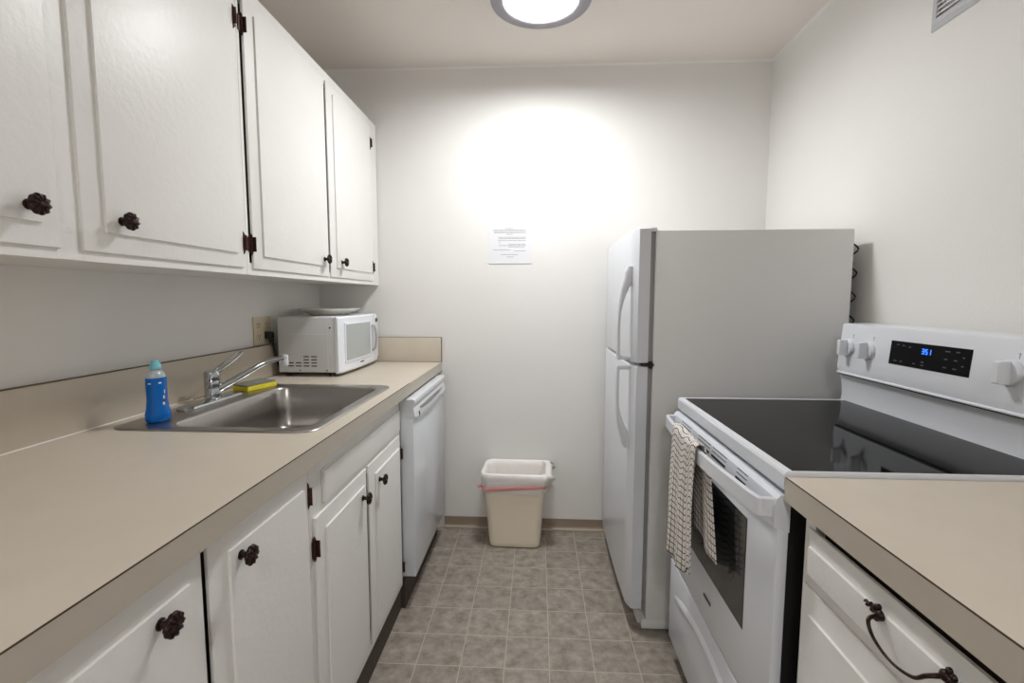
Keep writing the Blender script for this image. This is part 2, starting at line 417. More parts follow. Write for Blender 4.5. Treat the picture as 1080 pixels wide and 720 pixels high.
path = bez([sp0, sp0.lerp(tip, .35) + Vector((0, 0, .010)), sp0.lerp(tip, .70) + Vector((0, 0, .020)), tip + Vector((0, 0, .008)), ])
b.tube(path, lambda u: .0125 - .0045 * u, 16); sp = b.build('spout', M['chrome'], t)
b = MB(); b.lathe((tip.x, tip.y, tip.z - .020), [(.009, 0), (.010, .002), (.010, .016), (.009, .018), (.009, .026), (.010, .028), (.009, .036), (.003, .038)], 20); b.build('aerator', M['appl'], sp)

# dish soap bottle
t = thing('dish_soap_bottle', 'blue dish soap bottle with pale aqua cap on the near rim of the sink', 'bottle', (-1.022, 1.215, FZ))
bx, by = -1.022, 1.215
def oval(rx, ry, z, n=36): return [(bx + rx * cos(2 * PI * k / n), by + ry * sin(2 * PI * k / n), FZ + z) for k in range(n)]
BP = [(0, .027), (.003, .031), (.010, .033), (.022, .0325), (.038, .0285), (.060, .0262), (.085, .0262), (.105, .0268), (.119, .0260)]
b = MB(); b.loft([oval(r * .82, r, z) for z, r in BP]); b.build('liquid_filled_body', M['blue'], t, angle=60)
b = MB(); b.loft([oval(r * .82, r, z) for z, r in [(.1192, .0258), (.126, .0245), (.132, .0215), (.136, .0160), (.138, .0125), (.142, .0125)]]); b.build('shoulder', M['clear'], t, angle=60)
b = MB(); b.lathe((bx, by, FZ + .1422), [(.0140, 0), (.0140, .006), (.0125, .007), (.0120, .014), (.0095, .016), (.0085, .021), (.006, .0235), (.002, .024)], 28); b.build('cap', M['teal'], t)
b = MB()  # label marks, plus small highlights painted in white
for (a, z, w, h, mi) in ((-8, .062, .16, .009, 0), (-4, .054, .26, .008, 1), (-10, .044, .22, .009, 0), (-2, .076, .10, .010, 0), (-26, .104, .26, .004, 0), (-80, .104, .30, .003, 0)):
    a = math.radians(a)
    rr = .0288 if z > .09 else .0276
    ring = lambda zz: [(bx + rr * .82 * cos(a + w * q), by + rr * sin(a + w * q), FZ + zz) for q in (-.5, -.17, .17, .5)]
    n0 = len(b.bm.faces); b.loft([ring(z), ring(z + h)], closed=False); b.bm.faces.ensure_lookup_table()
    for f in b.bm.faces[n0:]: f.material_index = mi
b.build('label_marks_and_glints', [M['labelglint'], M['labeld']], t)

# sponge lying on the rear rim
b0 = Matrix.Rotation(math.radians(-14), 4, 'Z')
t = thing('kitchen_sponge', 'yellow sponge with grey scouring pad lying behind the sink bowl', 'sponge', (-1.045, 1.690, FZ))
def slab(b, z0, z1, dx, dy, shift=0, bev=.004):
    n0 = set(b.bm.verts); b.box(-dx, dx, -dy, dy, z0, z1, bev)
    for v in b.bm.verts:
        if v not in n0: v.co = b0 @ Vector((v.co.x + shift, v.co.y, v.co.z)) + Vector((-1.040, 1.690, FZ + .0005 + .010 * (-(v.co.x)) * 4))
b = MB(); slab(b, .0, .017, .036, .068); b.build('foam_block', M['sponge'], t)
b = MB(); slab(b, .0172, .0225, .036, .066, -.003, .002); b.build('scouring_pad', M['scour'], t)

# ------------------------------------------------------------------ microwave
MX0, MX1, MY0, MY1, MZ0, MZ1 = -1.108, -.856, 1.975, 2.458, .932, 1.170
t = thing('microwave_oven', 'small white microwave oven on the far end of the sink counter', 'microwave', (-.98, 2.21, CT))
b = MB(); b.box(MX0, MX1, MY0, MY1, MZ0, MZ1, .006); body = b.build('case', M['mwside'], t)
b = MB()
cols = [(MX0 + .043 + i * .034) for i in range(4)]
for ci, x in enumerate(cols):
    nrow = 2 if ci < 2 else 4
    b = MB()
    for r in range(nrow): b.box(x, x + .024, MY0 - .0008, MY0 + .001, MZ0 + .026 + r * .0135, MZ0 + .0305 + r * .0135)
    b.build('vent_slots', M['dark'], body)
b = MB(); b.cyl((MX1 - .022, MY0 - .0012, MZ1 - .046), (MX1 - .022, MY0 + .001, MZ1 - .046), .004, 12); b.build('screw_hole', M['dark'], body)
b = MB(); b.cyl((MX0 + .095, MY0 - .0012, MZ0 + .010), (MX0 + .095, MY0 + .001, MZ0 + .010), .003, 10); b.build('screw_hole', M['dark'], body)
b = MB(); b.cyl((MX1 - .040, MY0 - .0012, MZ0 + .010), (MX1 - .040, MY0 + .001, MZ0 + .010), .003, 10)
b.build('screw_hole', M['dark'], body)
b = MB(); b.box(MX0 + .05, MX1 - .036, MY0 - .0012, MY0 + .001, MZ1 - .0745, MZ1 - .0725); b.box(MX1 - .0345, MX1 - .033, MY0 - .001, MY0 + .001, MZ0 + .01, MZ1 - .012); b.build('case_rib', M['mwwhite'], body)
for fx in (MX0 + .03, MX1 - .03):
    for fy in (MY0 + .03, MY1 - .03):
        b = MB(); b.cyl((fx, fy, CT + .0003), (fx, fy, MZ0 + .001), .012, 14); b.build('foot', M['black'], t)
# front: slightly bowed frame, door and keypad
def bow(y): u = (y - (MY0 + MY1) / 2) / ((MY1 - MY0) / 2); return MX1 + .0225 + .010 * (1 - u * u)
def bowed(y0, y1, z0, z1, d0, d1, n=14, bev=0):
    rings = []
    for i in range(n + 1):
        y = y0 + (y1 - y0) * i / n; rings.append([(bow(y) - d0, y, z0), (bow(y) - d1, y, z0), (bow(y) - d1, y, z1), (bow(y) - d0, y, z1)])
    return rings
def flat_back(y0, y1, z0, z1, n=20, ch=.012):
    rings = []
    for i in range(n + 1):
        y = y0 + (y1 - y0) * i / n; e = min(1, min(y - y0, y1 - y) / ch + .25) if ch else 1
        xf = MX1 + .001 + (bow(y) - MX1 - .001) * math.sqrt(max(0, e)) ; rings.append([(MX1 + .0005, y, z0), (xf - .006, y, z0), (xf, y, z0 + .008), (xf, y, z1 - .008), (xf - .006, y, z1), (MX1 + .0005, y, z1)])
    return rings
KY = 2.385
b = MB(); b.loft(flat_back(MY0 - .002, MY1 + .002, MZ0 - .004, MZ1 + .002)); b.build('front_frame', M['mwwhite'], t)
b = MB(); b.loft(bowed(MY0 + .045, KY - .075, MZ0 + .046, MZ1 - .036, -.0018, .004)); d = b.build('door_window', M['mwwin'], t)
b = MB()
ys = [MY0 + .036, MY0 + .045]
for (a, c, z0, z1) in ((MY0 + .036, KY - .066, MZ1 - .036, MZ1 - .029), (MY0 + .036, KY - .066, MZ0 + .039, MZ0 + .046), (MY0 + .036, MY0 + .045, MZ0 + .046, MZ1 - .036), (KY - .075, KY - .066, MZ0 + .046, MZ1 - .036)):
    b.loft(bowed(a, c, z0, z1, -.004, .004, 10))
b.build('window_frame', M['mwwhite'], d)
b = MB(); b.loft(bowed(KY - .0012, KY + .0003, MZ0, MZ1, -.0006, .003, 2)); b.build('door_seam', M['greyplastic'], t)
b = MB()
hy = KY - .038
b.sweep(bez([(bow(hy) - .002, hy, MZ1 - .052), (bow(hy) + .014, hy, MZ1 - .066), (bow(hy) + .020, hy, MZ1 - .115), (bow(hy) + .014, hy, MZ1 - .168), (bow(hy) - .002, hy, MZ1 - .182)], 8),
        lambda i, u: [(.011 * cos(a), .005 * sin(a)) for a in [2 * PI * k / 12 for k in range(12)]], up=(1, 0, 0.01))
b.build('door_handle', M['midgrey'], t)
k = MB(); k.loft(bowed(KY + .008, MY1 - .012, MZ0 + .02, MZ1 - .012, -.0008, .003, 4)); kp = k.build('control_panel', M['mwwhite'], t)
b = MB(); b.loft(bowed(KY + .018, MY1 - .018, MZ1 - .040, MZ1 - .022, -.0018, .002, 3)); b.build('display', M['display'], kp)
b = MB()
for r in range(9):
    for c in range(3):
        y = KY + .017 + c * .0145; z = MZ1 - .058 - r * .0175
        b.loft(bowed(y, y + .010, z, z + .0075, -.0016, .002, 2))
b.build('buttons', M['ltgrey'], kp)
b = MB(); b.loft(bowed(2.175, 2.215, MZ0 + .019, MZ0 + .025, -.0010, .002, 3)); b.build('brand_badge', M['badge'], t)
# power cord with plug in the wall outlet
b = MB(); b.tube(bez([(XL + .030, 1.977, 1.068), (XL + .030, 1.985, 1.035), (XL + .034, 1.996, .985), (XL + .031, 2.03, .940), (XL + .034, 2.08, .922), (XL + .045, 2.16, .935)]), .0042, 10); cd = b.build('power_cord', M['black'], t)
b = MB(); b.loft([[(x, 1.968 + w * y, 1.093 + q * z) for (y, z) in rr] for x, w, q, rr in [(XL + .0105, 1, 1, [(-.014, -.014), (.014, -.014), (.014, .016), (-.014, .016)]), (XL + .030, 1, 1, [(-.014, -.018), (.014, -.018), (.013, .014), (-.013, .014)]), (XL + .038, .7, .7, [(-.014, -.018), (.014, -.018), (.013, .014), (-.013, .014)])]])
b.box(XL + .022, XL + .036, 1.962, 1.984, 1.060, 1.078, .003); b.build('plug', M['black'], cd)

# platter on the microwave
b = MB(); b.lathe((-.985, 2.215, MZ1 + .0025), [(.085, 0), (.088, .003), (.090, .004), (.115, .016), (.138, .026), (.140, .028), (.137, .029), (.112, .020), (.086, .008), (.02, .007), (.004, .007)], 64)
tag(b.build('serving_platter', M['dish']), 'shallow off-white platter lying on top of the microwave', 'platter')

# wall outlet: two-gang ivory plate
t = thing('wall_outlet', 'ivory double wall outlet plate on the left wall beside the microwave', 'outlet', (XL + .004, 1.95, 1.053))
b = MB(); b.box(XL + .0005, XL + .006, 1.886, 2.012, 1.0535, 1.172, .002); pl = b.build('cover_plate', M['ivory'], t)
for y in (1.918, 1.980):
    for z in (1.088, 1.137):
        b = MB(); b.lathe((XL + .006, y, z), [(.0165, 0), (.0165, .0015), (.0160, .002), (.002, .002)], 24, 'x'); so = b.build('socket', M['ivory'], pl)
        if y > 1.95 and z < 1.1: continue
        b = MB(); b.box(XL + .0078, XL + .0086, y - .0075, y - .0050, z - .001, z + .009); b.box(XL + .0078, XL + .0086, y + .0050, y + .0075, z - .001, z + .009); b.cyl((XL + .0078, y, z - .008), (XL + .0086, y, z - .008), .003, 10); b.build('slots', M['dark'], so)

# ------------------------------------------------------------------ dishwasher
DX = -.480
t = thing('dishwasher', 'white built-in dishwasher at the far end under the counter', 'dishwasher', (-.80, 2.105, 0))
b = MB(); b.box(-1.12, -.535, 1.803, 2.409, .11, .860); b.build('tub_body', M['greyplastic'], t, smooth=False)
b = MB(); b.box(-.5338, DX - .0005, 1.8035, 2.4085, .135, .812, .002); b.build('door', M['applwarm'], t)
# control panel: concave pull under a bright top lip
b = MB(); ny = 26
yy = [1.802 + (2.410 - 1.802) * i / ny for i in range(ny + 1)]
rings = []
for y in yy:
    u = (y - 2.106) / .304
    arch = .754 + .028 * u * u               # smile-shaped lower edge
    rings.append([(-.534, y, arch), (DX + .004, y, arch), (DX + .008, y, arch + .006), (DX + .005, y, .800), (DX + .001, y, .818), (DX - .001, y, .8225), (DX + .005, y, .8375), (DX + .007, y, .843), (DX + .004, y, .8545), (DX - .002, y, .8570), (-.534, y, .8570)])
b.loft(rings); cp = b.build('control_panel', M['applwarm'], t, angle=40)
b = MB(); rings = []
for i in range(17):
    y = 1.90 + (2.33 - 1.90) * i / 16; u = (y - 2.115) / .215; h = .014 * math.sqrt(max(0, 1 - u * u)) + .0005
    rings.append([(DX + .0035, y, .806 + .004), (DX + .0035, y, .806 - h), (DX + .0060, y, .806 - h), (DX + .0060, y, .806 + .004)])
b.loft(rings); b.build('pull_recess', M['greyplastic'], cp)
b = MB(); b.box(DX + .0050, DX + .0090, 1.868, 1.876, .779, .797); b.box(DX + .0050, DX + .0090, 1.876, 1.886, .779, .783); b.build('vent_mark', M['badge'], cp)
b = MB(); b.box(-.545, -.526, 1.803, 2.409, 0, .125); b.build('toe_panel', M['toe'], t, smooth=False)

# ------------------------------------------------------------------ paper notice
t = thing('paper_notice', 'white printed paper notice taped on the back wall', 'notice', (-.142, YB - .001, 1.430))
b = MB(); b.box(-.253, -.032, YB - .0030, YB, 1.430, 1.628); b.build('sheet', M['paper'], t, smooth=False)
b = MB(); rnd = random.Random(3)
rows = [(1.607, -.165, -.125), (1.5995, -.23, -.06), (1.5925, -.225, -.06), (1.5855, -.225, -.06), (1.5775, -.16, -.125), (1.563, -.205, -.06), (1.556, -.20, -.06), (1.546, -.205, -.062), (1.535, -.20, -.19), (1.528, -.15, -.062), (1.521, -.20, -.062), (1.514, -.15, -.07), (1.499, -.23, -.14), (1.493, -.12, -.062), (1.4745, -.19, -.10), (1.4625, -.16, -.125)]
for z, a, c in rows:
    x = a
    while x < c:
        w = min(rnd.uniform(.006, .018), c - x)
        b.box(x, x + w, YB - .0036, YB - .0030, z, z + .0026); x += w + .0025
b.build('printed_lines', M['ink'], t, smooth=False)

# ------------------------------------------------------------------ ceiling light
t = thing('ceiling_light', 'round flush ceiling light with brushed nickel ring and glowing diffuser', 'ceiling light', (.006, 1.891, 2.345))
C = (.006, 1.891, 0)
b = MB(); b.lathe(C, [(.150, ZC - .0005), (.180, ZC - .0005), (.186, 2.380), (.191, 2.366), (.189, 2.357), (.160, 2.351), (.146, 2.350), (.1405, 2.353), (.1385, 2.358), (.1385, 2.375), (.150, 2.3755)], 72)
b.build('nickel_ring', M['nickel'], t, angle=50)
b = MB(); b.lathe(C, [(.137, 2.376), (.1370, 2.372), (.11, 2.367), (.07, 2.363), (.03, 2.3615), (.002, 2.3613)], 64); b.build('diffuser', M['lamp'], t)

# added fill fixture behind the camera, standing in for the room's other light
t = thing('ceiling_light', 'added fill light behind the camera, unseen copy of the round ceiling light', 'ceiling light', (.006, -1.20, 2.345))
C = (.006, -1.20, 0)
b = MB(); b.lathe(C, [(.150, ZC - .0005), (.180, ZC - .0005), (.186, 2.380), (.191, 2.366), (.189, 2.357), (.160, 2.351), (.146, 2.350), (.1405, 2.353), (.1385, 2.358), (.1385, 2.375), (.150, 2.3755)], 72)
b.build('nickel_ring', M['nickel'], t, angle=50)
b = MB(); b.lathe(C, [(.137, 2.376), (.1370, 2.372), (.11, 2.367), (.07, 2.363), (.03, 2.3615), (.002, 2.3613)], 64); b.build('diffuser', M['fill_rear'], t)

# ------------------------------------------------------------------ wall vent
t = thing('wall_vent', 'grey metal louvred air vent high on the right wall', 'vent', (XR - .006, 1.37, 2.015))
VY0, VY1, VZ0, VZ1 = 1.22, 1.523, 2.019, 2.20
b = MB()
def fr(d, i): return [(XR - d, VY0 + i, VZ0 + i), (XR - d, VY1 - i, VZ0 + i), (XR - d, VY1 - i, VZ1 - i), (XR - d, VY0 + i, VZ1 - i)]
b.loft([fr(.0004, 0), fr(.003, 0), fr(.012, .012), fr(.012, .026), fr(.004, .028)], cap0=False, cap1=False); b.build('frame', M['vent'], t, angle=15)
b = MB()
for i in range(9):
    z = VZ0 + .034 + i * .0135
    b.prism([(XR - .002, z + .009), (XR - .003, z + .0105), (XR - .012, z + .001), (XR - .011, z - .0005)], VY0 + .027, VY1 - .027)
b.build('louvres', M['ventlight'], t, smooth=False)
b = MB(); b.box(XR - .002, XR - .0006, VY0 + .027, VY1 - .027, VZ0 + .027, VZ1 - .027); b.build('duct_backing', M['ltgrey'], t, smooth=False)

# ------------------------------------------------------------------ refrigerator
FY0, FY1 = 1.718, 2.425
t = thing('refrigerator', 'white top-freezer refrigerator between the stove and the back wall', 'refrigerator', (.72, 2.07, 0))
b = MB(); b.box(.413, 1.085, FY0, FY1, .045, 1.490, .006); b.box(.400, 1.06, FY0 + .004, FY1 - .004, .008, .0445, .003)
body = b.build('cabinet_body', M['appltex'], t)
b = MB(); b.box(.397, .4125, FY0 + .008, FY1 - .008, .115, 1.480, .002); b.build('door_gasket', M['greyplastic'], t)
b = MB(); b.box(.3835, .3990, FY0 + .004, FY1 - .012, .030, .078, .002)
for i in range(5): b.box(.3815, .384, FY0 + .04, FY1 - .05, .035 + i * .0085, .039 + i * .0085)
b.build('base_grille', M['ltgrey'], t)
for fy in (FY0 + .03, FY1 - .03):
    b = MB(); b.cyl((.425, fy, 0.0005), (.425, fy, .0085), .016, 16); b.build('levelling_foot', M['dark'], t)
def fdoor(z0, z1, name):
    b = MB(); y0, y1 = FY0 - .002, FY1 - .004
    pts = []
    n = 18
    for i in range(n + 1):
        u = i / n; y = y0 + (y1 - y0) * u; q = (2 * u - 1)
        edge = min(u, 1 - u) * (y1 - y0)
        x = .337 + .006 * q * q + .014 * max(0, 1 - edge / .024) ** 2
        pts.append((x, y))
    poly = [(.3965, y0 + .001)] + pts + [(.3965, y1 - .001)]
    def ring(z, ins): return [(max(px + ins, px) if px < .39 else px, min(max(py, y0 + ins), y1 - ins), z) for px, py in poly]
    b.loft([ring(z0, .006), ring(z0 + .003, .001), ring(z0 + .008, 0), ring(z1 - .008, 0), ring(z1 - .003, .001), ring(z1, .006)])
    return b.build(name, M['appl'], t, angle=35)
d1 = fdoor(1.0185, 1.497, 'freezer_door'); d2 = fdoor(.088, 1.0085, 'lower_door')
def fhandle(zs, parent):
    hy = FY0 + .050
    zt, zj = zs           # far attachment, end at the door split
    dz = zj - zt
    P = [(.343, hy, zt), (.334, hy, zt + dz * .10), (.314, hy, zt + dz * .26), (.3015, hy, zt + dz * .45), (.298, hy, zt + dz * .66), (.2985, hy, zt + dz * .88), (.2995, hy, zj)]
    pts = bez(P, 8)
    def sec(i, u):
        th = .0065 + .0165 * max(0, 1 - abs(u - .12) / .42) ** 1.2; w = .012 + .004 * max(0, 1 - u / .3)
        return [(w * cos(a) * (1 if abs(cos(a)) < .8 else 1), th * sin(a)) for a in [PI / 8 + 2 * PI * k / 16 for k in range(16)]]
    b = MB(); b.sweep(pts, sec, up=(-1, 0, 0.02))
    s = 1 if zj > zt else -1
    b.box(.294, .343, hy - .011, hy + .011, zj - s * .012, zj, .003)
    return b.build('handle', M['appl'], parent, angle=50)
fhandle((1.365, 1.026), d1); fhandle((.700, 1.002), d2)
b = MB(); b.box(.372, .418, FY0 - .004, FY0 + .030, 1.0095, 1.0175, .001); b.cyl((.404, FY0 - .006, 1.002), (.404, FY0 - .006, 1.026), .0075, 14); b.build('middle_hinge', M['black'], t)
b = MB(); b.box(.392, .418, FY0 + .001, FY0 + .040, 1.4830, 1.4985, .003); b.build('top_hinge_cover', M['appl'], t)
b = MB()
for i in range(15):      # condenser coil loops behind the cabinet
    z = .26 + i * .083
    if z > 1.43: break
    b.tube(bez([(1.088, FY0 + .10, z - .020), (1.094, FY0 + .035, z - .020), (1.112, FY0 + .022, z), (1.094, FY0 + .035, z + .022), (1.088, FY0 + .10, z + .022)], 6), .0030, 8)
    b.tube([(1.094, FY0 + .10, z + .022), (1.094, FY1 - .10, z + .022)], .0030, 8)
b.box(1.0855, 1.0885, FY0 + .06, FY1 - .06, .16, 1.42)
b.build('condenser_coil', M['black'], t)

# ------------------------------------------------------------------ range
RY0_, RY1_ = .905, 1.593
t = thing('electric_range', 'white electric range with black glass cooktop beside the refrigerator', 'stove', (.80, 1.249, 0))
b = MB(); b.box(.4865, 1.125, RY0_ + .004, RY1_ - .002, .045, .876); b.box(.50, 1.10, RY0_ + .02, RY1_ - .02, .0005, .044)
b.build('oven_body', M['black'], t, smooth=False)
b = MB()
# cooktop frame: white surround, with a rolled front edge
def cring(x0, x1, y0, y1, z): return [(x0, y0, z), (x1, y0, z), (x1, y1, z), (x0, y1, z)]
b.loft([cring(.476, 1.06, RY0_ + .002, RY1_ - .001, .883), cring(.471, 1.06, RY0_, RY1_, .887), cring(.4705, 1.06, RY0_, RY1_, .916), cring(.4735, 1.06, RY0_ + .0006, RY1_ - .001, .9215), cring(.478, 1.06, RY0_ + .0018, RY1_ - .004, .9235), cring(.486, 1.005, RY0_ + .0035, RY1_ - .020, .9240), cring(.487, 1.004, RY0_ + .0038, RY1_ - .021, .9225)])
ct = b.build('cooktop_frame', M['appl'], t, angle=25)
b = MB(); b.box(.4872, .9975, RY0_ + .0040, RY1_ - .0215, .9226, .9241); b.build('glass_cooktop', M['glass'], ct, smooth=False)
# backguard
b = MB(); pr = [(.993, .9242), (.9955, .945), (.993, .975), (.988, 1.004), (.985, 1.0105), (.9765, 1.0115), (.9745, 1.0135), (.9750, 1.0165), (.9785, 1.0185), (.9755, 1.036), (.9865, 1.166), (.989, 1.1705), (.994, 1.1720), (1.075, 1.1720), (1.10, 1.150), (1.125, .93), (1.125, .886), (1.0605, .886), (1.0605, .9242)]
b.prism(pr, RY0_, RY1_); bg = b.build('backguard', M['appl'], t, angle=28)
def gx(z): return .9755 + (.9865 - .9755) * (z - 1.036) / (1.166 - 1.036)      # fascia plane
def onface(b, y0, y1, z0, z1, d=.0012, dd=.001):
    b.loft([[(gx(z0) + dd, y0, z0), (gx(z0) + dd, y1, z0), (gx(z1) + dd, y1, z1), (gx(z1) + dd, y0, z1)], [(gx(z0) - d, y0, z0), (gx(z0) - d, y1, z0), (gx(z1) - d, y1, z1), (gx(z1) - d, y0, z1)]])
b = MB(); b.prism([(.9800, 1.0110), (.9795, 1.0085), (.986, 1.0085), (.986, 1.0110)], RY0_ + .002, RY1_ - .002); b.build('shadow_gap', M['dark'], bg, smooth=False)
b = MB(); onface(b, 1.124, 1.372, 1.072, 1.136); dp = b.build('control_display', M['display'], bg, smooth=False)
b = MB()    # blue clock digits 3 5 1
SEG = {'3': 'abgcd', '5': 'afgcd', '1': 'bc'}
yd, zd, w, h = 1.264, 1.110, .0075, .0135
for ch in '351':
    y1_, y0_ = yd, yd - w      # y decreases to the viewer's right
    S = {'a': (y0_, y1_, zd + h - .002, zd + h), 'g': (y0_, y1_, zd + h / 2 - .001, zd + h / 2 + .001), 'd': (y0_, y1_, zd, zd + .002),
         'f': (y1_ - .002, y1_, zd + h / 2, zd + h), 'b': (y0_, y0_ + .002, zd + h / 2, zd + h), 'c': (y0_, y0_ + .002, zd, zd + h / 2), 'e': (y1_ - .002, y1_, zd, zd + h / 2)}
    for q in SEG[ch]: onface(b, *S[q], d=.0018, dd=-.0012)
    yd -= .0105
b.build('clock_digits', M['lcd'], dp, smooth=False)
b = MB()
for (y, z, ww) in ((1.350, 1.125, .008), (1.330, 1.124, .008), (1.308, 1.122, .007), (1.355, 1.081, .012), (1.332, 1.081, .008), (1.288, 1.081, .008), (1.262, 1.080, .010), (1.262, 1.088, .008), (1.195, 1.123, .014), (1.165, 1.124, .010), (1.195, 1.104, .009), (1.168, 1.104, .009), (1.195, 1.084, .009), (1.168, 1.084, .010), (1.146, 1.113, .006), (1.146, 1.093, .006)):
    b = MB(); onface(b, y - ww, y, z, z + .0028, d=.0016, dd=-.0012); b.build('touch_button', M['btn'], dp, smooth=False)
b = MB()
for y in (1.535, 1.444, 1.020, .939):
    b = MB(); onface(b, y - .0012, y, 1.128, 1.138, .0006, .001); onface(b, y - .004, y + .003, 1.138, 1.1395, .0006, .001); b.build('dial_mark', M['greyplastic'], bg, smooth=False)
def rknob(y, z, rot=0):
    b = MB(); x = gx(z)
    b.lathe((x, y, z), [(.0275, .001), (.0275, -.004), (.0255, -.009), (.0235, -.0105), (.004, -.0105)], 36, 'x')
    # upright grip bar
    L = []
    for dx, hw, hh in ((-.009, .0095, .0250), (-.020, .0085, .0245), (-.030, .0075, .0235), (-.033, .0060, .0220)):
        L.append([(x + dx, y + hw, z - hh), (x + dx, y - hw, z - hh), (x + dx, y - hw, z + hh), (x + dx, y + hw, z + hh)])
    b.loft(L); return b.build('burner_knob', M['appl'], bg, angle=35, bevel=.0015)
for y in (1.549, 1.458, 1.031, .950): rknob(y, 1.098)
# oven door
b = MB(); b.box(.463, .4855, RY0_ + .001, RY1_ - .002, .373, .8595, .004); dr = b.build('oven_door', M['appl'], t)
b = MB()      # vent trim across the top of the door
b.loft([[(.4855, y, .802), (.4560 + (0 if True else 0), y, .812), (.4545, y, .848), (.4590, y, .8685), (.4665, y, .8765), (.4855, y, .8765)] for y in (RY0_ + .0005, RY1_ - .001)])
vt = b.build('vent_trim', M['appl'], dr, angle=20)
b = MB()
for (a, c, rows_) in ((1.412, 1.500, 3), (1.252, 1.345, 3), (1.144, 1.236, 3), (1.030, 1.084, 3)):
    b = MB()
    for r in range(rows_):
        z = .8675 - r * .0092; xs = .4545 + (.459 - .4545) * (z - .848) / (.8685 - .848)
        b.box(xs - .0006, xs + .003, a, c, z - .0066, z - .0006)
    b.build('vent_slots', M['dark'], vt, smooth=False)
# window with arched inner pane
def wring(x, ins): 
    y0, y1, z0, z1 = 1.032 + ins, 1.462 - ins, .512 + ins, .770 - ins
    return [(x, y0, z0), (x, y1, z0), (x, y1, z1), (x, y0, z1)]
b = MB(); b.loft([wring(.4640, 0), wring(.4622, 0), wring(.4618, .002)]); wn = b.build('oven_window', M['ovenglass'], dr, smooth=False)
b = MB(); poly = []
for k in range(25):
    a = PI + PI * k / 24; poly.append((1.247 + .165 * cos(a) * (1 if True else 0), .640 + .088 * (-(abs(sin(a)) ** .6)) + 0))
poly = [(1.247 - .165, .755)] + poly + [(1.247 + .165, .755)]
b.loft([[(.4616, p[0], p[1]) for p in poly], [(.4612, p[0], p[1]) for p in poly]]); b.build('inner_pane', M['ovenglass2'], wn, smooth=False)
b = MB(); b.box(.4612, .4635, 1.222, 1.272, .437, .4445); b.build('brand_badge', M['badge'], dr, smooth=False)
# handle bar: flat bowed bar
b = MB()
P = [(.4600, RY0_ + .013, .848), (.4420, RY0_ + .015, .848), (.4320, RY0_ + .024, .848), (.4240, 1.01, .848), (.4160, 1.12, .848), (.4130, 1.249, .848), (.4160, 1.378, .848), (.4240, 1.488, .848), (.4320, RY1_ - .024, .848), (.4420, RY1_ - .015, .848), (.4600, RY1_ - .013, .848)]
b.sweep(bez(P, 6), lambda i, u: [(-.0055, -.0165), (-.0035, -.0185), (.0035, -.0185), (.0055, -.0165), (.0055, .0165), (.0035, .0185), (-.0035, .0185), (-.0055, .0165)])
b.build('door_handle', M['appl'], dr, angle=35)
# storage drawer
b = MB(); b.box(.463, .4855, RY0_ + .001, RY1_ - .002, .085, .366, .004); sd = b.build('storage_drawer', M['appl'], t)
b = MB(); rings = []
for i in range(25):
    y = RY0_ + .05 + (RY1_ - RY0_ - .10) * i / 24; u = (y - 1.249) / .294; z = .305 - .05 * u * u; k_ = max(.02, 1 - u ** 4)
    rings.append([(.4645, y, z + .016), (.4630 - .007 * k_, y, z + .006), (.4630 - .009 * k_, y, z), (.4630 - .0045 * k_, y, z - .010), (.4645, y, z - .022)])
b.loft(rings); b.build('drawer_pull_ridge', M['appl'], sd, angle=60)

# ------------------------------------------------------------------ towel over the oven handle
def handle_x(y):
    u = abs(y - 1.249) / .344; return .413 + .019 * u ** 1.7
b = MB(); nu, nv = 40, 64
uvs = {}
rows_ = []
for i in range(nu + 1):
    s = i / nu                          # 0 far edge .. 1 near edge
    ytop = 1.418 - .215 * s
    colv = []
    lf = .388 - .050 * s - .012 * sin(s * 9.0) + (.022 * math.exp(-((s - .78) / .07) ** 2))     # front drop
    lb = .255 + .012 * sin(s * 8)
    total = lf + .040 + lb
    for j in range(nv + 1):
        d = total * j / nv
        if d < lf:
            q = 1 - d / lf; z = .874 - (lf - d); f = (lf - d) / lf
            fold = .0105 * sin(s * 15.5 + .8) * f ** .7 + .006 * sin(s * 33 + 1) * f
            x = handle_x(ytop) - .0135 - .002 * f + fold * .8 * (1 if fold < 0 else .6)
            y = ytop + f * (.040 * (1 - s) - .004 * s) + .004 * sin(z * 20)
        elif d < lf + .040:
            a = (d - lf) / .040 * PI; hx = handle_x(ytop)
            x = hx + .001 - .0115 * cos(a); z = .8745 + .007 * sin(a); y = ytop
        else:
            f = (d - lf - .040) / lb; z = .874 - (d - lf - .040)
            hx = handle_x(ytop); x = min(hx + .0145 + .006 * f + .004 * sin(s * 21) * f, .4475); y = ytop - f * .050 * s - .028 * s * min(1, f * 4) + .004
        v = b.bm.verts.new((x, y, z)); uvs[v] = (s * .40, d); colv.append(v)
    rows_.append(colv)
lay = b.bm.loops.layers.uv.new('UVMap')
for a, c in zip(rows_, rows_[1:]):
    for j in range(nv):
        f = b.bm.faces.new((a[j], a[j + 1], c[j + 1], c[j]))
        for l in f.loops: l[lay].uv = uvs[l.vert]
o = b.build('dish_towel', M['towel'], angle=180)
so = o.modifiers.new('cloth_thickness', 'SOLIDIFY'); so.thickness = .0028; so.offset = 0
tag(o, 'white dish towel with dark check lines hanging over the oven door handle', 'towel')

